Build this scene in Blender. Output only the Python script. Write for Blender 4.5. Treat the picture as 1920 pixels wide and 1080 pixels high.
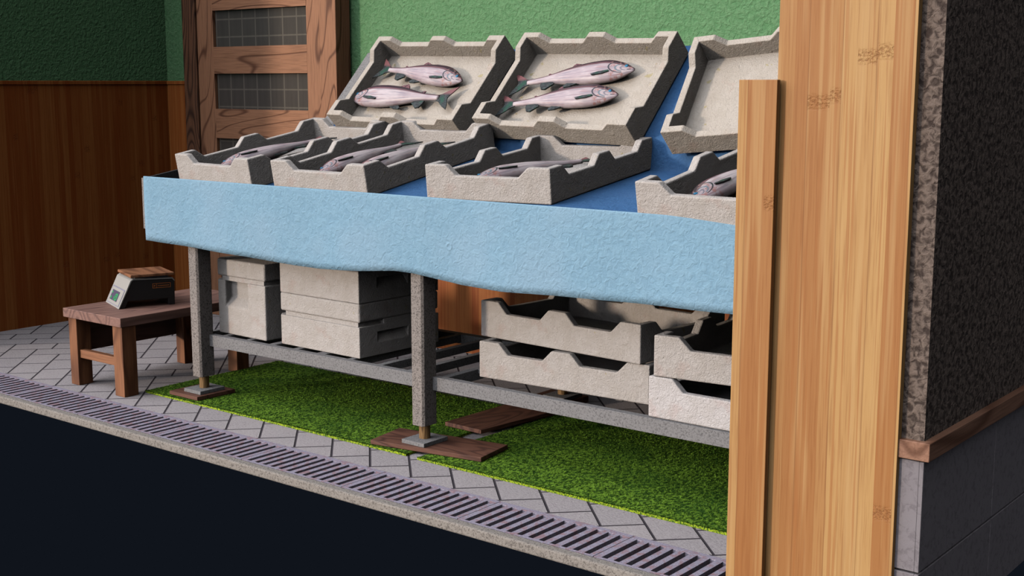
import bpy, bmesh, math, random
from mathutils import Vector, Matrix
from math import sin, cos, tan, radians as RAD, pi
random.seed(7)
S = bpy.context.scene
COL = S.collection
for o in list(bpy.data.objects): bpy.data.objects.remove(o, do_unlink=True)

# ------------------------------------------------------------------ camera
cam = bpy.data.objects.new('camera', bpy.data.cameras.new('camera')); COL.objects.link(cam)
cam.data.sensor_width = 36; cam.data.lens = 2417/1920*36; cam.data.clip_start = .05
pit = math.atan(385/2417); yaw = math.atan(1955/2447.5)
cam.location = (0, 0, 1.5); cam.rotation_euler = (pi/2-pit, 0, yaw)
S.camera = cam
S.cycles.diffuse_bounces = 0
S.view_settings.view_transform = 'Standard'; S.view_settings.look = 'None'
S.view_settings.gamma = 1; S.view_settings.exposure = 0; S.view_settings.use_curve_mapping = False

# ------------------------------------------------------------------ node helpers
class NT:
    def __init__(s, tree): s.t = tree; s.n = tree.nodes; s.l = tree.links
    def put(s, sock, v):
        if v is None: return
        if isinstance(v, bpy.types.NodeSocket): s.l.new(v, sock)
        else:
            try: sock.default_value = v
            except Exception: sock.default_value = (*v, 1) if len(v) == 3 else v
    def m(s, op, a, b=None, c=None, clamp=False):
        n = s.n.new('ShaderNodeMath'); n.operation = op; n.use_clamp = clamp
        for i, v in enumerate((a, b, c)): s.put(n.inputs[i], v)
        return n.outputs[0]
    def vm(s, op, a, b=None):
        n = s.n.new('ShaderNodeVectorMath'); n.operation = op
        s.put(n.inputs[0], a); s.put(n.inputs[1], b)
        return n.outputs['Value'] if op in ('DOT_PRODUCT', 'LENGTH') else n.outputs[0]
    def co(s, kind='Object'): return s.n.new('ShaderNodeTexCoord').outputs[kind]
    def sep(s, v):
        n = s.n.new('ShaderNodeSeparateXYZ'); s.put(n.inputs[0], v); return n.outputs[0], n.outputs[1], n.outputs[2]
    def comb(s, x, y, z):
        n = s.n.new('ShaderNodeCombineXYZ')
        for i, v in enumerate((x, y, z)): s.put(n.inputs[i], v)
        return n.outputs[0]
    def noise(s, v, sc, det=2, rough=.5, dist=0, col=False):
        n = s.n.new('ShaderNodeTexNoise'); s.put(n.inputs['Vector'], v); n.inputs['Scale'].default_value = sc
        n.inputs['Detail'].default_value = det; n.inputs['Roughness'].default_value = rough; n.inputs['Distortion'].default_value = dist
        return n.outputs['Color' if col else 0]
    def vor(s, v, sc, feat='F1'):
        n = s.n.new('ShaderNodeTexVoronoi'); n.feature = feat; s.put(n.inputs['Vector'], v); n.inputs['Scale'].default_value = sc
        return n.outputs['Distance']
    def white(s, v, dim='1D'):
        n = s.n.new('ShaderNodeTexWhiteNoise'); n.noise_dimensions = dim
        s.put(n.inputs['W' if dim == '1D' else 'Vector'], v); return n.outputs['Value']
    def mix(s, f, a, b, mode='MIX'):
        n = s.n.new('ShaderNodeMix'); n.data_type = 'RGBA'; n.blend_type = mode
        s.put(n.inputs[0], f); s.put(n.inputs[6], a); s.put(n.inputs[7], b); return n.outputs[2]
    def ss(s, x, a, b):            # smoothstep from a to b
        n = s.n.new('ShaderNodeMapRange'); n.interpolation_type = 'SMOOTHSTEP'
        s.put(n.inputs[0], x); n.inputs[1].default_value = a; n.inputs[2].default_value = b
        return n.outputs[0]
    def attr(s, name):
        n = s.n.new('ShaderNodeAttribute'); n.attribute_name = name; return n.outputs['Fac']
    def bump(s, h, dist, strength=1.0, nrm=None):
        n = s.n.new('ShaderNodeBump'); s.put(n.inputs['Height'], h); n.inputs['Distance'].default_value = dist
        n.inputs['Strength'].default_value = strength
        if nrm is not None: s.put(n.inputs['Normal'], nrm)
        return n.outputs[0]

def srgb(r, g, b):
    f = lambda c: c/12.92 if c <= .04045 else ((c+.055)/1.055)**2.4
    return (f(r/255), f(g/255), f(b/255), 1)

def mat(name, fn, rough=.8, metal=0, spec=.3):
    m = bpy.data.materials.new(name); m.use_nodes = True
    t = NT(m.node_tree); b = m.node_tree.nodes['Principled BSDF']
    b.inputs['Roughness'].default_value = rough; b.inputs['Metallic'].default_value = metal
    b.inputs['Specular IOR Level'].default_value = spec
    c, n = fn(t, b)
    t.put(b.inputs['Base Color'], c)
    if n is not None: t.put(b.inputs['Normal'], n)
    return m

# ------------------------------------------------------------------ world and sun
w = bpy.data.worlds.new('world'); S.world = w; w.use_nodes = True
t = NT(w.node_tree); bg = w.node_tree.nodes['Background']
d = t.vm('NORMALIZE', t.co('Generated')); _, _, dz = t.sep(d)
up = t.ss(dz, .0, .075)
glow = t.m('POWER', t.m('MAXIMUM', t.vm('DOT_PRODUCT', d, Vector((-.56, -.60, .60)).normalized()), 0), 2.3)
amt = t.m('ADD', t.m('MULTIPLY', glow, 3.0), .085)
sky = t.mix(1, (.86, .91, 1, 1), (1, 1, 1, 1), 'MULTIPLY')
skc = t.vm('SCALE', sky); t.put(skc.node.inputs['Scale'], amt)
low = srgb(16, 20, 27)
t.put(bg.inputs[0], t.mix(up, low, skc)); bg.inputs[1].default_value = 1
sun = bpy.data.objects.new('sun', bpy.data.lights.new('sun', 'SUN')); COL.objects.link(sun)
sun.data.energy = 1.6; sun.data.angle = RAD(4.5); sun.data.color = (1, .86, .72)
az = RAD(28.3); el = RAD(8.2)
sdir = Vector((sin(az)*cos(el), cos(az)*cos(el), -sin(el)))
sun.rotation_euler = sdir.to_track_quat('-Z', 'Y').to_euler()

# ------------------------------------------------------------------ materials
def stucco(col, dark, sc=42, dist=.006, pit=.3, var=.12):
    def f(t, b):
        c = t.co(); wv = t.noise(c, sc, 3, .55, .6)
        p = t.vor(t.vm('ADD', c, t.vm('SCALE', t.noise(c, 30, 1, col=True))), 26)
        pm = t.m('MULTIPLY', t.ss(p, .17, .07), t.ss(t.noise(c, 9, 0), .45, .6))
        big = t.noise(c, 5, 2)
        cc = t.mix(t.m('MULTIPLY', t.ss(wv, .35, .62), var*3, clamp=True), dark, col)
        cc = t.mix(t.m('MULTIPLY', big, .25), cc, dark)
        cc = t.mix(t.m('MULTIPLY', pm, pit*2), cc, (.01, .01, .01, 1))
        return cc, t.bump(t.m('SUBTRACT', wv, t.m('MULTIPLY', pm, .6)), dist, 1)
    return f

def eps(tint=(.60, .535, .485, 1)):
    def f(t, b):
        c = t.co()
        fine = t.noise(c, 95, 3, .6, 1.2)
        soft = t.noise(c, 18, 2, .5, .4)
        stain = t.ss(t.noise(t.vm('ADD', c, (3.1, 1.7, .4)), 11, 3, .6), .60, .72)
        spk = t.m('MULTIPLY', t.ss(t.vor(c, 55), .10, .05), t.ss(t.noise(c, 13, 0), .55, .62))
        yel = t.m('MULTIPLY', t.ss(t.noise(t.vm('ADD', c, (7, 2, 5)), 24, 2), .70, .76), .5)
        cc = t.mix(t.m('MULTIPLY', stain, .35), tint, (tint[0]*.93, tint[1]*.72, tint[2]*.68, 1))
        cc = t.mix(t.m('MULTIPLY', t.ss(soft, .35, .7), .35), cc, (tint[0]*.8, tint[1]*.77, tint[2]*.72, 1))
        cc = t.mix(yel, cc, (.45, .35, .08, 1))
        cc = t.mix(t.m('MULTIPLY', spk, .8), cc, (.06, .03, .02, 1))
        return cc, t.bump(t.m('ADD', fine, t.m('MULTIPLY', soft, .8)), .0048, 1)
    return f

def bamboo(tone=(.86, .90, .84, 1), w=.095):
    def f(t, b):
        x, y, z = t.sep(t.co())
        u = t.m('ADD', x, t.m('ADD', y, 20)); wob = t.m('MULTIPLY', t.noise(t.comb(u, 0, t.m('MULTIPLY', z, .4)), 3, 1), .006)
        uu = t.m('DIVIDE', t.m('ADD', u, wob), w)
        # strips of two sizes
        i = t.m('FLOOR', uu); fu = t.m('FRACT', uu); r1 = t.white(i)
        half = t.m('GREATER_THAN', fu, t.m('ADD', .35, t.m('MULTIPLY', r1, .35)))
        sid = t.m('ADD', t.m('MULTIPLY', i, 2), half); r = t.white(sid)
        grain = t.noise(t.comb(t.m('MULTIPLY', u, 190), t.m('MULTIPLY', sid, 3.7), t.m('MULTIPLY', z, 5)), 1, 3, .6)
        g2 = t.noise(t.comb(t.m('MULTIPLY', u, 45), t.m('MULTIPLY', sid, 1.7), t.m('MULTIPLY', z, 1.3)), 1, 2, .5)
        pz = t.m('ADD', t.m('DIVIDE', z, .62), t.m('MULTIPLY', r, 7)); pi_ = t.m('FLOOR', pz); fz = t.m('FRACT', pz)
        rk = t.white(t.m('ADD', t.m('MULTIPLY', sid, 17.3), pi_))
        kn = t.m('MULTIPLY', t.ss(t.m('ABSOLUTE', t.m('SUBTRACT', fz, .5)), .045, .012), t.m('GREATER_THAN', rk, .74))
        kn2 = t.m('MULTIPLY', kn, t.ss(t.noise(t.comb(t.m('MULTIPLY', u, 110), sid, t.m('MULTIPLY', z, 150)), 1, 3, .6), .40, .66))
        base = t.mix(t.ss(r, 0, 1), srgb(188, 124, 74), srgb(216, 164, 108))
        base = t.mix(t.m('MULTIPLY', t.ss(grain, .45, .7), .42), base, srgb(160, 92, 48))
        base = t.mix(t.m('MULTIPLY', t.ss(g2, .5, .68), .45), base, srgb(226, 178, 124))
        g3 = t.noise(t.comb(t.m('MULTIPLY', u, 95), t.m('MULTIPLY', sid, 2.3), t.m('MULTIPLY', z, 1.1)), 1, 2, .55)
        base = t.mix(t.m('MULTIPLY', t.ss(g3, .55, .66), .55), base, srgb(188, 118, 68))
        base = t.mix(t.m('MULTIPLY', kn2, .62), base, srgb(150, 90, 50))
        edge = t.ss(t.m('MINIMUM', fu, t.m('SUBTRACT', 1, fu)), .03, .0)
        base = t.mix(t.m('MULTIPLY', edge, .35), base, srgb(120, 62, 30))
        base = t.mix(1, base, tone, 'MULTIPLY')
        return base, t.bump(t.m('ADD', t.m('MULTIPLY', grain, .3), t.m('MULTIPLY', kn2, -.8)), .002, .8)
    return f

def wood(axis='Y', a=srgb(120, 74, 50), b_=srgb(74, 40, 26), k=7, sc=3.2, bump=.0015, seed=0, thin=False):
    def f(t, b):
        c = t.co(); x, y, z = t.sep(c)
        st = {'X': (.22, 1, 1), 'Y': (1, .22, 1), 'Z': (1, 1, .22)}[axis]
        v = t.vm('ADD', t.vm('MULTIPLY', c, st), (seed, seed*.7, seed*1.3))
        n = t.noise(v, sc, 1.6, .45, .25)
        ring = t.m('ABSOLUTE', t.m('SUBTRACT', t.m('FRACT', t.m('MULTIPLY', n, k*2.6)), .5))
        ring = t.ss(ring, .0, .10 if thin else .34)
        fine = t.noise(t.vm('MULTIPLY', c, tuple(1/q**2.4 if q < 1 and False else (6 if q < 1 else 150) for q in st)), 1, 3, .6)
        cc = t.mix(ring, b_, a)
        cc = t.mix(t.m('MULTIPLY', t.ss(fine, .4, .7), .4), cc, tuple(q*.62 for q in b_[:3])+(1,))
        cc = t.mix(t.m('MULTIPLY', t.noise(c, 6, 1), .3), cc, a)
        return cc, t.bump(t.m('ADD', t.m('MULTIPLY', ring, .7), fine), bump, .9)
    return f

def speckle(col, dark, sc=150, dist=.002, amt=.75, low=None):
    def f(t, b):
        c = t.co(); n = t.noise(c, sc, 3, .7, .5); big = t.noise(c, 8, 2)
        cc = t.mix(t.m('MULTIPLY', t.ss(n, .52, .36), amt), col, dark)
        cc = t.mix(t.m('MULTIPLY', big, .25), cc, dark)
        return cc, t.bump(n, dist, 1)
    return f

def paving(t, b):
    W = .1565
    x, y, z = t.sep(t.co())
    dx = t.m('ADD', x, 2.846); dy = t.m('SUBTRACT', y, 3.497)
    u = t.m('MULTIPLY', t.m('ADD', dx, dy), -1/(2**.5*W)); v = t.m('MULTIPLY', t.m('SUBTRACT', dy, dx), 1/(2**.5*W))
    fu = t.m('FRACT', u); fv = t.m('FRACT', v)
    iu = t.m('FLOOR', u); iv = t.m('FLOOR', v)
    k = t.m('FLOORED_MODULO', t.m('SUBTRACT', iu, iv), 6)
    isV = t.m('GREATER_THAN', k, 2.5)
    lng = t.mix(isV, t.comb(t.m('ADD', fu, k), 0, 0), t.comb(t.m('ADD', fv, t.m('SUBTRACT', 5, k)), 0, 0))
    sh = t.mix(isV, t.comb(fv, 0, 0), t.comb(fu, 0, 0))
    l, _, _ = t.sep(lng); s_, _, _ = t.sep(sh)
    ll = t.m('FLOORED_MODULO', l, 1.5)
    ds = t.m('MINIMUM', s_, t.m('SUBTRACT', 1, s_)); dl = t.m('MINIMUM', ll, t.m('SUBTRACT', 1.5, ll))
    dd = t.m('MINIMUM', ds, dl)
    mort = t.ss(dd, .036, .016)
    # id of the brick
    ou = t.m('SUBTRACT', iu, t.m('MULTIPLY', t.m('SUBTRACT', 1, isV), t.m('FLOOR', l)))
    ov = t.m('SUBTRACT', iv, t.m('MULTIPLY', isV, t.m('FLOOR', l)))
    rid = t.white(t.comb(ou, ov, t.m('ADD', t.m('FLOOR', t.m('DIVIDE', l, 1.5)), t.m('MULTIPLY', isV, 5))), '3D')
    c = t.co(); n = t.noise(t.vm('MULTIPLY', c, (.8, 1.5, 1)), 105, 4, .75, .6); big = t.noise(c, 3.2, 2)
    spk = t.ss(t.noise(c, 210, 2, .6), .36, .30)
    base = t.mix(rid, srgb(176, 164, 164), srgb(194, 180, 178))
    base = t.mix(t.m('MULTIPLY', t.ss(n, .38, .62), .75), base, srgb(214, 204, 200))
    base = t.mix(t.m('MULTIPLY', big, .3), base, srgb(152, 146, 152))
    base = t.mix(t.m('MULTIPLY', t.ss(n, .42, .30), .6), base, srgb(104, 94, 94))
    base = t.mix(t.m('MULTIPLY', spk, .7), base, srgb(70, 62, 62))
    base = t.mix(mort, base, srgb(74, 66, 72))
    h = t.m('ADD', t.m('MULTIPLY', mort, -3.2), n)
    return base, t.bump(h, .0045, 1)

def turf(t, b):
    c = t.co(); n = t.noise(t.vm('MULTIPLY', c, (1.3, .6, 1)), 120, 3, .7); r = t.noise(c, 4, 2)
    g = t.n.new('ShaderNodeNewGeometry').outputs['Random Per Island']
    base = t.mix(t.ss(t.noise(t.vm('MULTIPLY', c, (1.2, .7, 1)), 75, 2, .6), .42, .58), srgb(24, 50, 16), srgb(134, 172, 56))
    base = t.mix(t.m('MULTIPLY', g, .6), base, srgb(98, 142, 36))
    base = t.mix(t.m('MULTIPLY', t.ss(r, .4, .7), .45), base, srgb(50, 90, 30))
    return base, None

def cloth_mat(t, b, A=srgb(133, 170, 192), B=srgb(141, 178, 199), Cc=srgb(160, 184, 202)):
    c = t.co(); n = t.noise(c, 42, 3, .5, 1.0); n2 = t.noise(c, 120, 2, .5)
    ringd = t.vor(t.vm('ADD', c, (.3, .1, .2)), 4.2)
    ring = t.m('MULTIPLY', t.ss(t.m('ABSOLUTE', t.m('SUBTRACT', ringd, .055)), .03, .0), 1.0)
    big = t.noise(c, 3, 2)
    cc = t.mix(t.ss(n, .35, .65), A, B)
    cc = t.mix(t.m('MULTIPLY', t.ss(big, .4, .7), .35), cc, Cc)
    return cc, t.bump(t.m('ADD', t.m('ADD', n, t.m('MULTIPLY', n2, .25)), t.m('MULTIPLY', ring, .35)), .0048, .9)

def grate_mat(t, b):
    c = t.co(); n = t.noise(c, 160, 3, .7); r = t.noise(c, 9, 3, .7)
    cc = t.mix(t.ss(n, .35, .65), srgb(146, 138, 152), srgb(180, 170, 184))
    cc = t.mix(t.m('MULTIPLY', t.ss(t.noise(c, 26, 4, .75), .48, .60), .7), cc, srgb(160, 118, 118))
    return cc, t.bump(n, .001, .8)

def fish_skin(t, b):
    u = t.attr('u'); d = t.attr('d'); c = t.co()
    wob = t.noise(c, 14, 2)
    dd = t.m('ADD', d, t.m('MULTIPLY', t.m('SUBTRACT', wob, .5), .12))
    base = t.mix(t.ss(wob, .3, .7), srgb(190, 168, 172), srgb(214, 196, 196))
    streak = t.noise(t.comb(t.m('MULTIPLY', u, 2.2), t.m('MULTIPLY', d, 5), 0), 1.6, 3, .6)
    base = t.mix(t.m('MULTIPLY', t.ss(streak, .47, .62), .55), base, srgb(120, 112, 128))
    base = t.mix(t.m('MULTIPLY', t.ss(t.noise(t.comb(t.m('MULTIPLY', u, 3), t.m('MULTIPLY', d, 4), 3), 2, 2), .52, .68), .5), base, srgb(176, 128, 126))
    band = t.ss(dd, .26, .34); base = t.mix(band, base, srgb(140, 92, 100))
    dark = t.ss(dd, .40, .52); base = t.mix(dark, base, srgb(58, 34, 48))
    hi = t.m('MULTIPLY', t.ss(dd, .26, .31), t.ss(dd, .40, .34)); base = t.mix(t.m('MULTIPLY', hi, .6), base, srgb(40, 28, 36))
    # gill cover and head marks: rings about a point of the cheek
    def ring(cu, cd, r, wd):
        q = t.m('SQRT', t.m('ADD', t.m('POWER', t.m('MULTIPLY', t.m('SUBTRACT', u, cu), 4.6), 2), t.m('POWER', t.m('SUBTRACT', d, cd), 2)))
        return t.ss(t.m('ABSOLUTE', t.m('SUBTRACT', q, r)), wd, wd*.3)
    head = t.ss(u, .79, .81)
    base = t.mix(t.m('MULTIPLY', head, t.ss(t.noise(c, 60, 2), .48, .66)), base, srgb(178, 130, 124))
    back = t.m('LESS_THAN', u, .905)
    g1 = t.m('MULTIPLY', ring(.935, .0, .68, .05), back)
    base = t.mix(g1, base, srgb(44, 46, 56))
    g2 = t.m('MULTIPLY', ring(.955, -.1, .5, .06), back); base = t.mix(t.m('MULTIPLY', g2, .8), base, srgb(96, 120, 130))
    g3 = t.m('MULTIPLY', ring(.97, -.12, .36, .05), t.m('LESS_THAN', u, .93)); base = t.mix(t.m('MULTIPLY', g3, .7), base, srgb(88, 100, 116))
    mouth = t.m('MULTIPLY', t.ss(t.m('ABSOLUTE', t.m('ADD', d, .30)), .10, .03), t.m('GREATER_THAN', u, .945))
    base = t.mix(mouth, base, srgb(40, 28, 34))
    return base, t.bump(t.noise(c, 240, 2), .0006, .6)

def fin_mat(t, b):
    c = t.co(); x, y, z = t.sep(c)
    n = t.noise(t.vm('MULTIPLY', c, (60, 220, 1)), 1, 2); m_ = t.noise(c, 22, 1)
    cc = t.mix(t.ss(n, .4, .6), srgb(26, 28, 30), srgb(66, 72, 72))
    cc = t.mix(t.m('MULTIPLY', t.ss(m_, .52, .66), .8), cc, srgb(24, 78, 58))
    cc = t.mix(t.m('MULTIPLY', t.ss(y, .012, .034), .8), cc, srgb(150, 92, 94))
    return cc, None
def fin_red(t, b):
    c = t.co(); n = t.noise(t.vm('MULTIPLY', c, (70, 200, 1)), 1, 2)
    return t.mix(t.ss(n, .4, .6), srgb(60, 34, 44), srgb(140, 88, 92)), None

def flat(col):
    return lambda t, b: (col, None)
def glass_panel(t, b):
    # patterned privacy glass: faint square leading cast in the pane
    x, y, z = t.sep(t.co())
    gx = t.m('ABSOLUTE', t.m('SUBTRACT', t.m('FRACT', t.m('ADD', t.m('DIVIDE', x, .124), .30)), .5))
    gz = t.m('ABSOLUTE', t.m('SUBTRACT', t.m('FRACT', t.m('ADD', t.m('DIVIDE', z, .108), .5)), .5))
    g = t.m('MAXIMUM', t.ss(gx, .43, .5), t.ss(gz, .43, .5))
    cc = t.mix(g, srgb(92, 86, 80), srgb(128, 120, 108))
    cc = t.mix(t.m('MULTIPLY', t.noise(t.comb(t.m('MULTIPLY', x, 30), 0, t.m('MULTIPLY', z, 4)), 1, 2), .35), cc, srgb(30, 28, 30))
    b.inputs['Roughness'].default_value = .16
    return cc, t.bump(g, .0008, .15)

M = {}
M['green'] = mat('green_plaster', stucco(srgb(136, 174, 128), srgb(100, 146, 98), 48, .011), .85)
M['stone'] = mat('pitted_stone', stucco(srgb(142, 124, 112), srgb(70, 58, 52), 55, .008, .5, .3), .9)
M['eps'] = mat('foam', eps(), .85)
M['eps_tan'] = mat('foam_tan', eps((.60, .52, .44, 1)), .85)
M['eps_white'] = mat('foam_white', eps((.68, .62, .59, 1)), .85)
M['bamboo'] = mat('bamboo', bamboo(), .55, spec=.25)
M['wainscot'] = mat('stained_bamboo', bamboo((.74, .46, .29, 1), .075), .5, spec=.25)
M['steel'] = mat('cast_steel', speckle(srgb(168, 156, 148), srgb(64, 58, 54), 150, .003, .75), .8)
M['bluesteel'] = mat('cast_steel_rail', speckle(srgb(152, 148, 146), srgb(80, 76, 76), 130, .0025, .6), .75)
M['darksteel'] = mat('dark_steel', speckle(srgb(70, 68, 70), srgb(30, 30, 32), 150, .001), .6)
M['kerb'] = mat('kerb_stone', speckle(srgb(168, 158, 148), srgb(96, 88, 82), 120, .003), .9)
M['paving'] = mat('paving', paving, .85)
M['turf'] = mat('turf', turf, .8, spec=.15)
M['turf_edge_sunlit'] = mat('turf_edge_sunlit', lambda t, b: (t.mix(t.ss(t.noise(t.co(), 160, 2), .42, .58), srgb(70, 104, 24), srgb(176, 196, 40)), None), .8)  # lime sides: sunlight on the mat edge put into the colour
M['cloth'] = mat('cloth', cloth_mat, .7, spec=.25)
M['cloth_top'] = mat('cloth_deep_blue', lambda t, b: cloth_mat(t, b, srgb(62, 104, 152), srgb(68, 112, 160), srgb(82, 118, 162)), .7, spec=.2)  # deeper blue for the top than for the hanging front
M['grate'] = mat('grate', grate_mat, .7)
M['black'] = mat('channel', flat(srgb(28, 28, 36)), .95)
M['fish'] = mat('fish_skin', fish_skin, .38, spec=.45)
M['fin'] = mat('fin', fin_mat, .5)
M['finred'] = mat('fin_red', fin_red, .5)
M['eye'] = mat('eye', lambda t, b: (t.mix(t.ss(t.vm('LENGTH', t.co()), .0035, .0055), srgb(10, 22, 40), srgb(50, 132, 170)), None), .2)
M['door'] = mat('door_wood', wood('Z', srgb(176, 124, 92), srgb(98, 60, 42), 4, 3.4, .002, 2, thin=True), .6)
M['doorx'] = mat('door_wood_rail', wood('X', srgb(176, 124, 92), srgb(98, 60, 42), 4, 3.4, .002, 5, thin=True), .6)
M['frame'] = mat('frame_wood', wood('Z', srgb(124, 84, 60), srgb(52, 32, 24), 8, 5, .002, 9), .65)
M['bench'] = mat('bench_wood', wood('Z', srgb(160, 106, 72), srgb(108, 66, 44), 4, 5, .001, 1), .6)
M['bench_y'] = mat('bench_wood_long', wood('Y', srgb(158, 118, 104), srgb(118, 86, 78), 5, 4, .001, 3), .55)
M['bench_x'] = mat('bench_wood_cross', wood('X', srgb(164, 110, 76), srgb(112, 70, 46), 3, 4, .001, 4), .6)
M['board'] = mat('board_wood', wood('X', srgb(122, 82, 66), srgb(80, 52, 44), 6, 5.5, .001, 6), .6)
M['board_y'] = mat('board_wood_y', wood('Y', srgb(122, 82, 66), srgb(80, 52, 44), 6, 5.5, .001, 8), .6)
M['trim'] = mat('trim_wood', wood('Y', srgb(164, 120, 96), srgb(112, 74, 54), 4, 4, .001, 4), .6)
M['tile'] = mat('wall_tile', speckle(srgb(148, 140, 142), srgb(112, 104, 107), 50, .001, .5), .7, spec=.15)
M['grout'] = mat('grout', flat(srgb(40, 40, 44)), .9)
M['brass'] = mat('brass', wood('Z', srgb(168, 132, 88), srgb(96, 70, 44), 8, 14, .0005, 4), .5, .2)
M['plastic'] = mat('scale_plastic', flat(srgb(176, 170, 162)), .5)
M['scaleblack'] = mat('scale_black', flat(srgb(34, 32, 32)), .5)
M['screen'] = mat('scale_screen', flat(srgb(96, 88, 108)), .3)
M['panel'] = mat('scale_panel', flat(srgb(150, 146, 160)), .45)
M['digit'] = mat('scale_digit', flat(srgb(62, 176, 102)), .4)
M['logo'] = mat('scale_logo', flat(srgb(190, 110, 56)), .6)
M['glass'] = mat('pane', glass_panel, .2, spec=.6)

# ------------------------------------------------------------------ mesh helpers
def obj(name, bm, m, parent=None, loc=None, bevel=0, smooth=False, seg=2):
    bmesh.ops.recalc_face_normals(bm, faces=bm.faces)
    me = bpy.data.meshes.new(name); bm.to_mesh(me); bm.free()
    for q in (m if isinstance(m, (list, tuple)) else [m]): me.materials.append(q)
    if smooth:
        for p in me.polygons: p.use_smooth = True
    o = bpy.data.objects.new(name, me); COL.objects.link(o)
    if parent is not None: o.parent = parent
    if loc is not None: o.location = loc
    if bevel:
        md = o.modifiers.new('bevel', 'BEVEL'); md.width = bevel; md.segments = seg; md.limit_method = 'ANGLE'; md.angle_limit = RAD(35)
    return o
def box(bm, x0, x1, y0, y1, z0, z1):
    vs = [bm.verts.new((x, y, z)) for z in (z0, z1) for x, y in ((x0, y0), (x1, y0), (x1, y1), (x0, y1))]
    for f in ((3, 2, 1, 0), (4, 5, 6, 7), (0, 1, 5, 4), (1, 2, 6, 5), (2, 3, 7, 6), (3, 0, 4, 7)):
        bm.faces.new([vs[i] for i in f])
    return vs
def bx(name, x0, x1, y0, y1, z0, z1, m, parent=None, bevel=0, loc=None):
    bm = bmesh.new(); box(bm, x0, x1, y0, y1, z0, z1); return obj(name, bm, m, parent, loc, bevel)
def prism(bm, pts, axis, a, b):
    """polygon pts (2D) extruded along axis from a to b"""
    def P(p, h): return {'X': (h, p[0], p[1]), 'Y': (p[0], h, p[1]), 'Z': (p[0], p[1], h)}[axis]
    A = [bm.verts.new(P(p, a)) for p in pts]; B = [bm.verts.new(P(p, b)) for p in pts]
    bm.faces.new(A); bm.faces.new(B[::-1]); n = len(pts)
    for i in range(n): bm.faces.new((A[i], A[(i+1) % n], B[(i+1) % n], B[i]))
def cyl(bm, x, y, z0, z1, r, n=24, r2=None):
    r2 = r if r2 is None else r2
    A = [bm.verts.new((x+r*cos(2*pi*i/n), y+r*sin(2*pi*i/n), z0)) for i in range(n)]
    B = [bm.verts.new((x+r2*cos(2*pi*i/n), y+r2*sin(2*pi*i/n), z1)) for i in range(n)]
    bm.faces.new(A[::-1]); bm.faces.new(B)
    for i in range(n): bm.faces.new((A[i], A[(i+1) % n], B[(i+1) % n], B[i]))
def thing(name, label, cat, loc=(0, 0, 0), rz=0, group=None):
    o = bpy.data.objects.new(name, None); COL.objects.link(o); o.location = loc; o.rotation_euler = (0, 0, rz)
    o.empty_display_size = .1
    return tag(o, label, cat, group)
def tag(o, label, cat, group=None):
    o['label'] = label; o['category'] = cat
    if group: o['group'] = group
    return o
def struct(o): o['kind'] = 'structure'; return o
def dup(root, parent=None):
    r = root.copy(); COL.objects.link(r)
    if parent is not None: r.parent = parent
    for ch in root.children: dup(ch, r)
    return r

# ------------------------------------------------------------------ the setting
struct(bx('floor', -7.7, -1.2, 3.49, 5.8, -.036, 0, M['paving']))
bm = bmesh.new(); box(bm, -7.7, -1.2, 3.205, 3.246, -.036, 0)
struct(obj('trim_1', bm, M['kerb'], bevel=.006))
struct(bx('trim_2', -7.7, -1.2, 3.246, 3.49, -.036, -.030, M['black']))
# side wall at the left: plaster over bamboo wainscot with a cap
bm = bmesh.new(); box(bm, -7.60, -7.27, 3.08, 5.40, 1.5, 3.2); wl = struct(obj('wall_left', bm, M['green']))
struct(bx('trim_3', -7.60, -7.258, 3.08, 5.388, -.036, 1.488, M['wainscot']))
struct(bx('trim_4', -7.60, -7.250, 3.08, 5.380, 1.488, 1.512, M['wainscot'], bevel=.003))
# back wall
struct(bx('wall_back', -7.60, -1.25, 5.40, 5.62, 1.5, 3.2, M['green']))
struct(bx('trim_5', -7.60, -1.25, 5.388, 5.62, 0, 1.488, M['wainscot']))
struct(bx('trim_6', -7.258, -1.25, 5.380, 5.62, 1.488, 1.512, M['wainscot'], bevel=.003))
# right wall: stone outside over tiles, ledge between, clad with bamboo towards the street
struct(bx('wall_right', -1.60, -1.20, 3.236, 5.62, .57, 3.2, M['stone']))
struct(bx('trim_7', -1.645, -1.262, 3.212, 3.236, 0, 3.2, M['bamboo'], bevel=.001))
tb = bmesh.new(); box(tb, -1.60, -1.205, 3.240, 5.62, -.036, .52); struct(obj('wall_right_base', tb, M['grout']))
bm = bmesh.new()
ys = [3.228, 3.80, 4.38, 4.96, 5.54]
for j, (z0, z1) in enumerate(((-.034, .205), (.211, .515))):
    for i in range(4):
        box(bm, -1.207, -1.195, ys[i]+(.003 if i else 0), ys[i+1]-.003, z0, z1)
    box(bm, -1.262, -1.2069, 3.228, 3.242, z0, z1)
struct(obj('trim_8', bm, M['tile'], bevel=.0015))
struct(bx('trim_9', -1.268, -1.178, 3.218, 5.62, .52, .57, M['trim'], bevel=.002))
# the lower bamboo plank fixed in front of the pillar
tag(bx('plank', -1.748, -1.632, 3.186, 3.2045, -.036, 1.508, M['bamboo'], bevel=.0015),
    'narrow upright bamboo plank at chest height overlapping the left edge of the tall bamboo pillar', 'plank')

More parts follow.
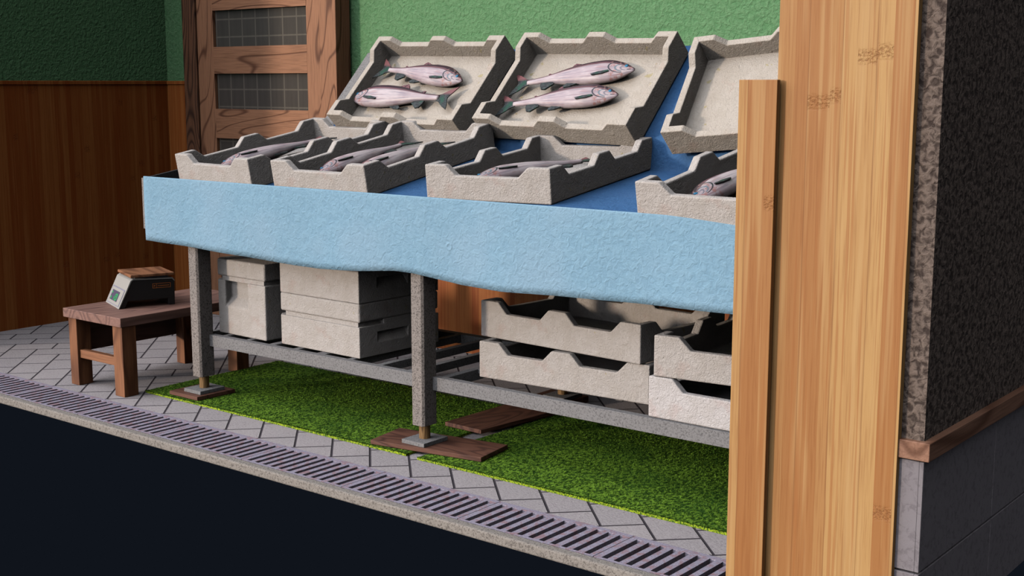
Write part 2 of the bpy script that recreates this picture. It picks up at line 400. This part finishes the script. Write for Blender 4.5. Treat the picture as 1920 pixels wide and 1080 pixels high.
# ------------------------------------------------------------------ drain grates along the kerb
GL = .5775; GN = 10; gx0 = -2.26-GL
def grate_mesh():
    bm = bmesh.new(); L = GL-.003; y0, y1 = 3.2485, 3.4885; sl = 0; n = 12; p = .0463
    box(bm, 0, L, y0, y0+.008, -.02, -.0); box(bm, 0, L, y1-.024, y1, -.02, 0)
    for k in range(-1, n+3):
        a = k*p+.0; b = a+p*.52
        pts = [(a, y0+.006), (b, y0+.006), (b+sl, y1-.022), (a+sl, y1-.022)]
        # clip against the segment ends
        def clip(P, sgn, lim):
            out = []
            for i in range(len(P)):
                A, B = P[i], P[(i+1) % len(P)]; ia = sgn*(A[0]-lim) >= 0; ib = sgn*(B[0]-lim) >= 0
                if ia: out.append(A)
                if ia != ib:
                    f = (lim-A[0])/(B[0]-A[0]); out.append((lim, A[1]+f*(B[1]-A[1])))
            return out
        P = clip(clip(pts, 1, 0), -1, L)
        if len(P) >= 3 and max(q[0] for q in P)-min(q[0] for q in P) > .002: prism(bm, P, 'Z', -.02, -.0005)
    return bm
g0 = obj('drain_grate', grate_mesh(), M['grate'])
for i in range(GN):
    g = g0 if i == 0 else dup(g0)
    g.location = (gx0+GL*(2-i), 0, 0)
    tag(g, 'rusty violet grey slotted drain grate, one of the row along the kerb', 'drain grate', 'drain grates along the kerb')

# ------------------------------------------------------------------ door
D = thing('door_1', 'x', 'door', (-6.21, 5.27, 0)); del D['label']; del D['category']; struct(D)
ox = -6.21
bx('door_frame', -6.922-ox, -6.790-ox, -.0, .115, 0, 2.9, M['frame'], D, .004)
bx('door_frame', -5.645-ox, -5.508-ox, -.0, .115, 0, 2.9, M['door'], D, .003)
bx('stile', -6.786-ox, -6.628-ox, .012, .07, 0, 2.9, M['door'], D, .002)
bx('stile', -5.768-ox, -5.649-ox, .012, .07, 0, 2.9, M['door'], D, .002)
zs = [(0, .12), (.34, .52), (.74, .93), (1.152, 1.336), (1.556, 1.722), (1.946, 2.12), (2.33, 2.9)]
for z0, z1 in zs: bx('rail', -6.628-ox, -5.768-ox, .012, .07, z0, z1, M['doorx'], D)
for i in range(len(zs)-1): bx('glass_pane', -6.628-ox, -5.768-ox, .034, .044, zs[i][1], zs[i+1][0], M['glass'], D)

# ------------------------------------------------------------------ crates
def crate_mesh(W, L, H, T=.032, fl=.02):
    """open foam fish crate, short side W along x, long side L along y, notched rim"""
    c, r, mb = .098, .046, .044; lo = H*.70
    def prof(n, mid):
        p = [(0, H), (c, H), (c+r, lo)]
        if mid: p += [(n/2-mb-r, lo), (n/2-mb, H), (n/2+mb, H), (n/2+mb+r, lo)]
        return p+[(n-c-r, lo), (n-c, H), (n, H)]
    bm = bmesh.new()
    V = {}
    def v(x, y, z):
        k = (round(x, 5), round(y, 5), round(z, 5))
        if k not in V: V[k] = bm.verts.new(k)
        return V[k]
    sides = [(lambda s, d: (s, d), W, False), (lambda s, d: (W-d, s), L, True), (lambda s, d: (W-s, L-d), W, False), (lambda s, d: (d, L-s), L, True)]
    for P, n, mid in sides:
        pr = prof(n, mid)
        out = [v(*P(s, 0), h) for s, h in pr]
        inn = [v(*P(min(max(s, T), n-T), T), h) for s, h in pr]
        bm.faces.new([v(*P(n, 0), 0), v(*P(0, 0), 0)]+out)
        bm.faces.new(inn[::-1]+[v(*P(T, T), fl), v(*P(n-T, T), fl)])
        for i in range(len(pr)-1): bm.faces.new((out[i], out[i+1], inn[i+1], inn[i]))
    bm.faces.new([v(0, 0, 0), v(0, L, 0), v(W, L, 0), v(W, 0, 0)])
    bm.faces.new([v(T, T, fl), v(W-T, T, fl), v(W-T, L-T, fl), v(T, L-T, fl)])
    return bm
def frame(o, org, yawd, tilt, roll=0):
    """place o with the same frame used when measuring: x turned by yaw in a plane tilted about X"""
    t, a, ro = RAD(tilt), RAD(yawd), RAD(roll)
    ex = Vector((1, 0, 0)); ey = Vector((0, cos(t), sin(t))); en = Vector((0, -sin(t), cos(t)))
    ex, en = ex*cos(ro)+en*sin(ro), en*cos(ro)-ex*sin(ro)
    u = ex*cos(a)+ey*sin(a); v_ = -ex*sin(a)+ey*cos(a)
    m = Matrix(((u.x, v_.x, en.x, org[0]), (u.y, v_.y, en.y, org[1]), (u.z, v_.z, en.z, org[2]), (0, 0, 0, 1)))
    o.matrix_world = m; return m
def rot90(bm, L):      # long side along x
    bmesh.ops.rotate(bm, verts=bm.verts, cent=(0, 0, 0), matrix=Matrix.Rotation(-pi/2, 3, 'Z'))
    w_ = max(v.co.y for v in bm.verts)-min(v.co.y for v in bm.verts)
    bmesh.ops.translate(bm, verts=bm.verts, vec=(0, w_, 0)); 
    mn = min(v.co.y for v in bm.verts); mx = min(v.co.x for v in bm.verts)
    bmesh.ops.translate(bm, verts=bm.verts, vec=(-mx, -mn, 0))
def crate(dims, label, group, m, long_x=False, bev=.005):
    bm = crate_mesh(*dims)
    if long_x: rot90(bm, dims[1])
    o = obj('fish_crate', bm, m, bevel=bev); return tag(o, label, 'crate', group)
FR = {}
gf = 'foam crates lying in front on the stall'
for key, dims, org, ya, ti, ro, lab in (
    ('C1', (.565, .862, .136), (-5.050, 3.797, 1.0345), -3.4, 10.35, .29, 'foam crate lying flat at the far left end of the blue stall, one fish inside'),
    ('C2', (.563, .864, .135), (-4.330, 3.757, 1.034), 1.1, 10.3, -.26, 'foam crate lying flat on the stall right beside the leftmost one'),
    ('C3', (.567, .871, .136), (-3.430, 3.757, 1.049), 6.8, 5.66, -.47, 'foam crate lying flat above the middle stall leg, blue cloth bare on both its sides'),
    ('C4', (.579, .862, .139), (-2.442, 3.757, 1.028), -.8, 10.3, 0, 'foam crate lying flat on the stall, cut off by the bamboo plank, fish heads showing')):
    o = crate(dims, lab, gf, M['eps']); FR[key] = frame(o, org, ya, ti, ro)
gb = 'foam crates propped up at the back of the stall'
TB = 46.5
for key, px, py, ya, lab in (
    ('B1', -4.835, .067, -1.21, 'propped up foam crate beside the door, two fish facing opposite ways'),
    ('B2', -3.869, .064, -1.36, 'propped up foam crate with two parallel fish facing right'),
    ('B3', -2.829, .008, 7.48, 'propped up empty foam crate partly hidden by the bamboo pillar')):
    o = crate((.548, .857, .136), lab, gb, M['eps_tan'], True, .0035)
    FR[key] = frame(o, (px, 4.6+py*cos(RAD(TB)), 1.2+py*sin(RAD(TB))), ya, TB)
gs = 'empty foam crates stacked on the lower rack'
for key, dims, org, ya, lx, m, lab in (
    ('S1', (.56, .80, .151), (-3.327, 3.95, .309), 2.5, True, 'eps', 'empty foam crate, long side outwards, bottom of the left stack on the lower rack'),
    ('S2', (.56, .828, .151), (-3.383, 4.028, .462), -4.3, True, 'eps', 'empty foam crate, long side outwards, top of the left stack on the lower rack'),
    ('S3', (.561, .80, .151), (-2.443, 3.846, .309), -.25, False, 'eps_white', 'whitest empty foam crate, bottom of the stack beside the bamboo plank'),
    ('S4', (.561, .80, .150), (-2.421, 3.842, .462), 6.0, False, 'eps', 'empty foam crate, top of the stack beside the bamboo plank')):
    o = crate(dims, lab, gs, M[m], lx); FR[key] = frame(o, org, ya, 0)

# ------------------------------------------------------------------ foam boxes with lids on the rack
def bool_cut(o, cutters):
    for c in cutters:
        md = o.modifiers.new('cut', 'BOOLEAN'); md.operation = 'DIFFERENCE'; md.object = c; md.solver = 'EXACT'
    bpy.context.view_layer.update()
    me = bpy.data.meshes.new_from_object(o.evaluated_get(bpy.context.evaluated_depsgraph_get()))
    o.modifiers.clear(); old = o.data; o.data = me; bpy.data.meshes.remove(old)
    for c in cutters: bpy.data.objects.remove(c, do_unlink=True)
def foam_box(label, loc, rz, W, Dp, hb, ht, front_pocket=False, gap=.02, ch=.03):
    """body with chamfered left end, recessed neck band, overhanging lid"""
    root = thing('foam_box', label, 'box', loc, rz, 'lidded foam boxes on the lower rack')
    def outline(i=0):
        return [(ch+i, i), (W-i, i), (W-i, Dp-i), (ch+i, Dp-i), (i, Dp-ch-i), (i, ch+i)]
    bm = bmesh.new(); prism(bm, outline(), 'Z', 0, hb)
    body = obj('body', bm, M['eps'], root)
    cut = []
    if front_pocket:
        c = bmesh.new()   # wedge pocket in the front face
        prism(c, [(-.05, hb+.01), (.042, hb+.01), (.042, hb-.085), (-.0, hb-.125), (-.05, hb-.17)], 'X', W*.22, W*.66)
        cut.append(obj('cutter', c, M['eps'], root))
    else:
        c = bmesh.new()
        zt_ = .105
        prism(c, [(W+.05, zt_), (W-.034, zt_), (W-.034, zt_-.006), (W, zt_-.048), (W+.05, zt_-.06)], 'Y', Dp*.22, Dp*.60)
        cut.append(obj('cutter', c, M['eps'], root))
    bool_cut(body, cut)
    body.modifiers.new('bevel', 'BEVEL'); md = body.modifiers[0]; md.width = .006; md.segments = 2; md.limit_method = 'ANGLE'; md.angle_limit = RAD(35)
    bm = bmesh.new(); prism(bm, [(ch+.02, .022), (W-.022, .022), (W-.022, Dp-.022), (ch, Dp-.022), (.022, Dp-ch), (.022, ch+.02)], 'Z', hb-.002, hb+gap+.002)
    box(bm, .055, W-.016, .008, .05, hb-.001, hb+gap+.001)
    box(bm, W-.08, W-.001, Dp*.3, Dp*.74, hb-.001, hb+gap+.001)
    obj('neck', bm, M['eps'], root)
    bm = bmesh.new(); prism(bm, outline(), 'Z', hb+gap, ht)
    obj('lid', bm, M['eps'], root, bevel=.009, seg=3)
    return root
foam_box('tall narrow lidded foam box with a handle pocket, nearest the left stall leg', (-4.958, 3.905, .309), RAD(-2.1), .386, .45, .259, .36, True)
foam_box('wide lidded foam box standing directly on the rack, left of the middle stall leg', (-4.509, 3.904, .309), RAD(-1.5), .553, .50, .137, .241)
foam_box('wide foam box on top of another, its lid hidden behind the blue cloth', (-4.509, 3.904, .5515), RAD(-1.5), .553, .50, .20, .30)

# ------------------------------------------------------------------ stall frame
T = thing('market_stall', 'long steel stall table on square legs with a slatted lower rack', 'table', (-3.6, 4.2, 0))
tx, ty = -3.6, 4.2
def leg(x, y, ztop):
    bm = bmesh.new(); a, b, c = .035, .044, .009
    prism(bm, [(x-a+c, y-b), (x+a-c, y-b), (x+a, y-b+c), (x+a, y+b-c), (x+a-c, y+b), (x-a+c, y+b), (x-a, y+b-c), (x-a, y-b+c)], 'Z', .107, ztop)
    bmesh.ops.translate(bm, verts=bm.verts, vec=(-tx, -ty, 0)); l = obj('leg', bm, M['steel'], T, bevel=.0015)
    bm = bmesh.new(); cyl(bm, x-tx, y-ty, .048, .12, .0235, 28); obj('foot_screw', bm, M['brass'], l, smooth=False)
    bm = bmesh.new(); box(bm, x-tx-.062, x-tx+.062, y-ty-.073, y-ty+.073, .0315, .048); obj('foot_plate', bm, M['bluesteel'], l, bevel=.001)
for x in (-4.952, -3.513, -1.93): leg(x, 3.819, 1.0)
for x in (-4.98, -3.52, -1.93): leg(x, 4.79, 1.0)
def tb_(name, x0, x1, y0, y1, z0, z1, m='bluesteel', bev=.0015):
    return bx(name, x0-tx, x1-tx, y0-ty, y1-ty, z0, z1, M[m], T, bev)
tb_('front_rail', -4.917, -3.548, 3.832, 3.866, .252, .308); tb_('front_rail', -3.478, -1.966, 3.832, 3.866, .252, .308)
tb_('back_rail', -5.0, -2.0, 4.59, 4.63, .262, .308)
tb_('inner_rail', -3.43, -1.94, 4.06, 4.09, .288, .308)
for x in (-4.86, -4.69, -4.52, -4.36, -4.185, -4.01, -3.83, -3.65): tb_('slat', x, x+.032, 3.866, 4.59, .272, .3075)
tb_('slat', -3.46, -3.425, 3.866, 4.59, .262, .3075)
for x in (-2.75, -2.25): tb_('slat', x, x+.032, 4.09, 4.59, .272, .3075)
tb_('side_rail', -5.0, -4.97, 3.863, 4.75, .262, .308)
# tray carrying the goods, steel sides seen at the left end
bm = bmesh.new(); zt = lambda y: 1.046+(y-3.755)*.152
prism(bm, [(3.757-ty, .93), (4.60-ty, 1.05), (4.60-ty, zt(4.60)), (3.757-ty, zt(3.757))], 'X', -5.283-tx, -5.268-tx)
obj('tray_side', bm, M['darksteel'], T, bevel=.001)
bm = bmesh.new(); prism(bm, [(3.757-ty, .945), (4.60-ty, 1.06), (4.60-ty, 1.07), (3.757-ty, .955)], 'X', -5.268-tx, -1.9-tx)
obj('tray_bottom', bm, M['darksteel'], T)
bx('tray_front', -5.290-tx, -1.9-tx, 3.7535-ty, 3.768-ty, .80, 1.046, M['steel'], T, .001)
# sloping backboard
bm = bmesh.new(); c_, s_ = cos(RAD(TB)), sin(RAD(TB))
P = lambda s, n: (4.6+s*c_-n*s_-ty, 1.2+s*s_+n*c_)
prism(bm, [P(.10, -.010), P(.642, -.010), P(.642, -.024), P(.10, -.024)], 'X', -5.03-tx, -1.9-tx)
obj('backboard', bm, M['bluesteel'], T)

# ------------------------------------------------------------------ blue cloth
def smooth(e0, e1, x):
    q = min(max((x-e0)/(e1-e0), 0), 1); return q*q*(3-2*q)
def cloth_z(x, y):
    A = 1.0295+(y-3.75)*.1815; B = 1.0435+(y-3.757)*.0985
    kx = smooth(-3.74, -3.56, x)*(1-smooth(-2.72, -2.50, x)); return A*(1-kx)+B*kx
hem = [(-5.27, .745), (-4.9, .738), (-4.55, .727), (-4.2, .715), (-4.05, .714), (-3.80, .728), (-3.60, .746), (-3.5, .745), (-3.25, .722), (-3.04, .718), (-2.8, .727), (-2.4, .737), (-2.02, .742), (-1.8, .743)]
def hem_z(x):
    for (a, za), (b, zb) in zip(hem, hem[1:]):
        if a <= x <= b: return za+(zb-za)*(x-a)/(b-a)
    return hem[-1][1]
bm = bmesh.new(); nx = 150; rows = []
xs = [-5.27+i*(5.27-1.86)/nx for i in range(nx+1)]
NB = 12
for i, x in enumerate(xs):
    r = []
    for j in range(NB+1):
        f = j/NB; z = hem_z(x)+(1.050-hem_z(x))*f
        fold = .005*sin(x*7.3+1.2)*(1-f)+.003*sin(x*15+f*2)*(1-f)
        r.append((x, 3.750+fold-.004*(1-f), z))
    r.append((x, 3.7505, 1.0545)); r.append((x, 3.754, 1.0555)); r.append((x, 3.758, 1.051))
    r.append((x, 3.764, min(1.044, cloth_z(x, 3.764)+.004)))
    if x < -5.262+.3:      # the goods hide where the cloth stops short of the tray side
        pass
    for j in range(1, 15):
        y = 3.764+j*(4.652-3.764)/14; r.append((x, y, cloth_z(x, y)))
    e = r[-1]; p1 = (4.662, e[2]+.002)
    for j in range(1, 9):      # sweep up into the backboard
        q = j/8; a = (e[1], e[2]); b = p1; c2 = (4.6+.10*c_+.008*s_, 1.2+.10*s_-.008*c_)
        yy = (1-q)**2*a[0]+2*q*(1-q)*b[0]+q*q*c2[0]; zz = (1-q)**2*a[1]+2*q*(1-q)*b[1]+q*q*c2[1]
        r.append((x, yy, zz))
    for j in range(1, 8):
        s = .10+j*.545/7; r.append((x, 4.6+s*c_+.008*s_, 1.2+s*s_-.008*c_))
    rows.append(r)
nr = len(rows[0]); TOP0 = NB+4; BACK0 = NB+4+14+4
V = [[bm.verts.new(p) for p in r] for r in rows]
for i in range(nx):
    for j in range(nr-1):
        if (j >= NB+3 and xs[i] < -5.06) or (j >= BACK0 and xs[i] < -4.93): continue
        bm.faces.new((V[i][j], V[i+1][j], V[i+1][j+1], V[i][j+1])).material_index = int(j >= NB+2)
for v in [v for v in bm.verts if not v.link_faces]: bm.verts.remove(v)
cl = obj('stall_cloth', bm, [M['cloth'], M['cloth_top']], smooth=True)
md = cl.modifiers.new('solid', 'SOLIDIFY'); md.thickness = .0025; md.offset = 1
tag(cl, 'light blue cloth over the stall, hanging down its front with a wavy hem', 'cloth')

# ------------------------------------------------------------------ fish
def fish(n=64, k=28):
    root = thing('fish', 'x', 'fish')
    prof = [(0, .030, .010), (.08, .034, .011), (.16, .040, .014), (.26, .060, .021), (.36, .088, .028), (.48, .116, .034), (.60, .130, .037), (.72, .132, .038), (.80, .122, .034), (.87, .100, .027), (.93, .070, .018), (.97, .040, .010), (1.0, .008, .003)]
    def at(u):
        for (a, h, w_), (b, h2, w2) in zip(prof, prof[1:]):
            if a <= u <= b:
                q = (u-a)/(b-a); q2 = q; return h+(h2-h)*q2, w_+(w2-w_)*q2
        return prof[-1][1:]
    X0, X1 = .095, .668
    bm = bmesh.new(); lu = bm.verts.layers.float.new('u'); ld = bm.verts.layers.float.new('d'); R = []
    for i in range(n+1):
        u = i/n; h, w_ = at(u); h0, w0 = at(max(0, u-.03)); h1, w1 = at(min(1, u+.03)); h = (3*h+h0+h1)/5; w_ = (3*w_+w0+w1)/5
        x = X0+(X1-X0)*u; cy = .006*sin(u*pi)-.006*max(0, (u-.75)/.25)*1.4
        r = []
        for j in range(k):
            a = 2*pi*j/k; v = bm.verts.new((x, cy+h/2*sin(a), w_*cos(a)*(1 if abs(cos(a)) > .3 else 1)))
            v[lu] = u; v[ld] = sin(a); r.append(v)
        R.append(r)
    for i in range(n):
        for j in range(k): bm.faces.new((R[i][j], R[i+1][j], R[i+1][(j+1) % k], R[i][(j+1) % k]))
    bm.faces.new(R[0]); bm.faces.new(R[-1][::-1])
    obj('body', bm, M['fish'], root, smooth=True)
    def fin(name, pts, z, m, th=.003, tilt=0):
        bm = bmesh.new(); prism(bm, pts, 'Z', z-th/2, z+th/2)
        return obj(name, bm, m, root, bevel=.0008)
    fin('tail_fin', [(.112, .013), (.085, .022), (.045, .050), (.006, .070), (.020, .040), (.036, .012), (.040, 0), (.036, -.014), (.020, -.042), (.010, -.074), (.050, -.052), (.088, -.022), (.112, -.013)], 0, M['fin'], .005)
    fin('dorsal_fin', [(.315, .050), (.325, .072), (.338, .084), (.352, .080), (.385, .070), (.42, .064), (.42, .055), (.36, .045)], 0, M['finred'], .006)
    fin('adipose_fin', [(.205, .026), (.198, .038), (.206, .041), (.228, .032)], 0, M['finred'], .005)
    fin('anal_fin', [(.175, -.020), (.178, -.040), (.190, -.062), (.212, -.066), (.232, -.050), (.252, -.036), (.24, -.02)], .003, M['fin'], .008)
    fin('pelvic_fin', [(.330, -.048), (.312, -.062), (.318, -.072), (.352, -.070), (.385, -.058)], .006, M['fin'], .008)
    for sg in (1, -1):
        bm = bmesh.new(); prism(bm, [(.552, -.022), (.50, -.024), (.462, -.034), (.470, -.042), (.52, -.040), (.556, -.030)], 'Z', sg*.0315, sg*.0355)
        obj('pectoral_fin', bm, M['fin'], root)
        bm = bmesh.new(); bmesh.ops.create_uvsphere(bm, u_segments=16, v_segments=10, radius=.0098)
        bmesh.ops.scale(bm, verts=bm.verts, vec=(1, 1, .45)); obj('eye', bm, M['eye'], root, loc=(.628, .006, sg*.0150), smooth=True)
    return root
F0 = fish(); used = False
def put_fish(key, nose, tail, label, flip=False, h=.058, sc=None, group='fish in the foam crates'):
    global used
    f = F0 if not used else dup(F0); used = True
    Mx = FR[key]; a, b = Vector((*tail, 0)), Vector((*nose, 0)); d = (b-a)
    L = d.length; s = L/.655 if sc is None else sc; d.normalize(); n = Vector((0, 0, 1)); y = n.cross(d)
    if flip: y, n = -y, -n
    R = Matrix(((d.x, y.x, n.x, a.x), (d.y, y.y, n.y, a.y), (d.z, y.z, n.z, h), (0, 0, 0, 1)))
    f.matrix_world = Mx @ R @ Matrix.Diagonal((s, s, s, 1))
    tag(f, label, 'fish', group)
put_fish('B1', (.662, .326), (.045, .395), 'silvery pink fish facing right, upper one in the propped crate beside the door')
put_fish('B1', (.013, .193), (.690, .206), 'the only fish facing left, lower one in the propped crate beside the door', True)
put_fish('B2', (.659, .395), (.030, .279), 'upper of the two parallel fish in the middle propped crate')
put_fish('B2', (.646, .244), (.024, .148), 'lower of the two parallel fish in the middle propped crate')
put_fish('C1', (.17, .13), (.20, .78), 'fish lying lengthwise in the leftmost flat crate', True)
put_fish('C2', (.17, .12), (.15, .76), 'left of the two fish in the second flat crate from the left', True)
put_fish('C2', (.37, .14), (.33, .78), 'right of the two fish in the second flat crate from the left', True)
put_fish('C3', (.14, .14), (.37, .74), 'fish lying askew in the flat crate above the middle stall leg', True)
put_fish('C4', (.17, .10), (.17, .76), 'fish with purple back in the crate cut off by the bamboo plank', True)
put_fish('C4', (.38, .08), (.36, .74), 'fish at the very edge of the bamboo plank, mostly hidden by it', True)

# ------------------------------------------------------------------ boards under the feet
def board(pts, z0, z1, m, lab, name='wooden_board'):
    cx = sum(p[0] for p in pts)/4; cy = sum(p[1] for p in pts)/4
    bm = bmesh.new(); prism(bm, [(p[0]-cx, p[1]-cy) for p in pts], 'Z', z0, z1)
    return tag(obj(name, bm, M[m], loc=(cx, cy, 0), bevel=.0015), lab, 'board')
board([(-5.083, 3.712), (-4.871, 3.712), (-4.862, 3.932), (-5.085, 3.932)], .013, .031, 'board', 'small square brown board under the foot of the leftmost stall leg')
board([(-3.708, 3.697), (-3.182, 3.787), (-3.215, 3.997), (-3.745, 3.912)], .013, .031, 'board', 'brown wooden board under the foot of the middle stall leg')
board([(-3.657, 4.108), (-3.447, 4.102), (-3.390, 4.566), (-3.645, 4.536)], .013, .031, 'board_y', 'loose brown board with oval grain bridging the gap between the two grass mats')
board([(-3.66, 4.69), (-3.44, 4.69), (-3.44, 4.89), (-3.66, 4.89)], .0, .031, 'board', 'brown board under the rear stall foot, seen through the rack')
board([(-5.126, 4.63), (-4.93, 4.66), (-4.93, 4.89), (-5.126, 4.87)], .0, .031, 'board', 'thin brown board just behind the left grass mat, under the rack')

# ------------------------------------------------------------------ grass mats
def mat_grass(x0, x1, xa, xb, y0, y1, lab, seed):
    rnd = random.Random(seed); bm = bmesh.new(); z0, z1 = .0, .010
    cx, cy = (x0+x1)/2, (y0+y1)/2
    prism(bm, [(x0-cx, y0-cy), (x1-cx, y0-cy), (xb-cx, y1-cy), (xa-cx, y1-cy)], 'Z', z0, z1)
    bm.normal_update()
    for k in range(42000):
        q = rnd.random(); f = rnd.random()
        if k < 2500: f = rnd.random()*.006
        y = y0+(y1-y0)*f; l = x0+(xa-x0)*f; r = x1+(xb-x1)*f; x = l+(r-l)*q
        a = rnd.random()*2*pi; wd = .0022; h = .004+rnd.random()*.004; lx = rnd.gauss(0, .003); ly = rnd.gauss(-.001, .003)
        v = [bm.verts.new((x-cx-wd*cos(a), y-cy-wd*sin(a), z1-.001)), bm.verts.new((x-cx+wd*cos(a), y-cy+wd*sin(a), z1-.001)), bm.verts.new((x-cx+lx, y-cy+ly, z1+h*.7))]
        bm.faces.new(v)
    for f_ in bm.faces:
        if len(f_.verts) == 4 and abs(f_.normal.z) < .5: f_.material_index = 1
    me = bpy.data.meshes.new('grass_mat'); bm.to_mesh(me); bm.free(); me.materials.append(M['turf']); me.materials.append(M['turf_edge_sunlit'])
    o = bpy.data.objects.new('grass_mat', me); COL.objects.link(o); o.location = (cx, cy, .0005)
    return tag(o, lab, 'mat', 'artificial grass mats under the stall')
mat_grass(-5.245, -3.500, -5.262, -3.528, 3.690, 4.556, 'green artificial grass mat at the left, reaching under the leftmost stall leg', 1)
mat_grass(-3.430, -1.70, -3.395, -1.70, 3.682, 4.595, 'green artificial grass mat at the right, running behind the bamboo plank', 2)

# ------------------------------------------------------------------ bench
Bn = thing('bench', 'low dark brown wooden bench standing left of the stall, carrying the scale', 'bench', (-5.47, 3.96, 0))
bxo, byo = -5.47, 3.96
def bp(name, x0, x1, y0, y1, z0, z1, m, bev=.0025): return bx(name, x0-bxo, x1-bxo, y0-byo, y1-byo, z0, z1, M[m], Bn, bev)
bp('seat', -5.712, -5.228, 3.555, 4.39, .345, .390, 'bench_y')
bp('leg', -5.700, -5.632, 3.575, 3.655, .0, .345, 'bench'); bp('leg', -5.312, -5.236, 3.565, 3.645, .0, .345, 'bench')
bp('leg', -5.700, -5.632, 4.22, 4.30, .0, .345, 'bench'); bp('leg', -5.318, -5.245, 4.26, 4.34, .0, .345, 'bench')
bp('apron', -5.724, -5.702, 3.60, 4.34, .155, .318, 'bench_y'); 
bp('stretcher', -5.632, -5.312, 3.588, 3.622, .140, .182, 'bench_x')
bp('stretcher', -5.632, -5.318, 4.26, 4.30, .140, .182, 'bench_x')

# ------------------------------------------------------------------ scale
SC = thing('kitchen_scale', 'black and grey electronic scale with wooden weighing plate on the low bench', 'scale', (-5.454, 3.705, .3905), RAD(-20.3))
W_ = .248
pr = [(0, 0), (.030, 0), (.046, .034), (.247, .034), (.249, 0), (.281, 0), (.283, .118), (.272, .134), (.075, .140), (.064, .134)]
bm = bmesh.new(); prism(bm, pr, 'X', -W_, 0); obj('housing', bm, M['scaleblack'], SC, bevel=.003)
# lighter cover over front and top, a thin shell
bm = bmesh.new()
prism(bm, [(-.004, .0), (.002, .0), (.068, .134), (.078, .1385), (.270, .1325), (.280, .122), (.2845, .122), (.274, .1385), (.074, .1445), (.061, .137)], 'X', -W_-.003, .003)
obj('cover', bm, M['plastic'], SC, bevel=.0015)
sl = math.atan2(.134, .063)
def on_front(name, u0, u1, v0, v1, dep, m, parent, base=.005):
    """flat part on the sloping front: u across (0 = right edge), v up the slope"""
    bm = bmesh.new(); ny, nz = -sin(sl), cos(sl)
    fr = lambda u, v, dd: (-u, -.004+v*cos(sl)+ny*dd, v*sin(sl)+nz*dd)
    A = [bm.verts.new(fr(u, v, base)) for u, v in ((u0, v0), (u1, v0), (u1, v1), (u0, v1))]
    B = [bm.verts.new(fr(u, v, base+dep)) for u, v in ((u0, v0), (u1, v0), (u1, v1), (u0, v1))]
    bm.faces.new(A); bm.faces.new(B[::-1])
    for i in range(4): bm.faces.new((A[i], A[(i+1) % 4], B[(i+1) % 4], B[i]))
    return obj(name, bm, m, parent)
pn = on_front('control_panel', .012, .236, .008, .098, .0015, M['panel'], SC, -.0005)
on_front('panel_face', .02, .228, .012, .092, .0008, M['plastic'], pn, .001)
sc_ = on_front('screen', .072, .205, .026, .078, .001, M['screen'], pn, .0018)
for (a, b, c, d_) in ((.085, .125, .030, .038), (.085, .093, .030, .064), (.117, .125, .030, .064), (.085, .125, .046, .052), (.096, .112, .056, .066), (.180, .196, .032, .044), (.184, .200, .060, .070), (.132, .140, .030, .050)):
    on_front('digit', a, b, c, d_, .0006, M['digit'], sc_, .0028)
bm = bmesh.new(); box(bm, -.215, -.03, .09, .258, .133, .150); obj('platter_support', bm, M['panel'], SC, bevel=.002)
bm = bmesh.new(); box(bm, -.236, .012, .060, .280, .152, .166); obj('weighing_plate', bm, M['bench_x'], SC, bevel=.003)
bm = bmesh.new()   # the printed emblem on the side: square and a framed line
for y0, y1, z0, z1 in ((.170, .262, .112, .1145), (.170, .262, .0905, .093), (.170, .1725, .0905, .1145), (.2595, .262, .0905, .1145), (.190, .192, .0905, .1145), (.197, .254, .100, .1035), (.177, .184, .099, .106)):
    box(bm, .0, .0012, y0, y1, z0, z1)
obj('emblem', bm, M['logo'], SC)
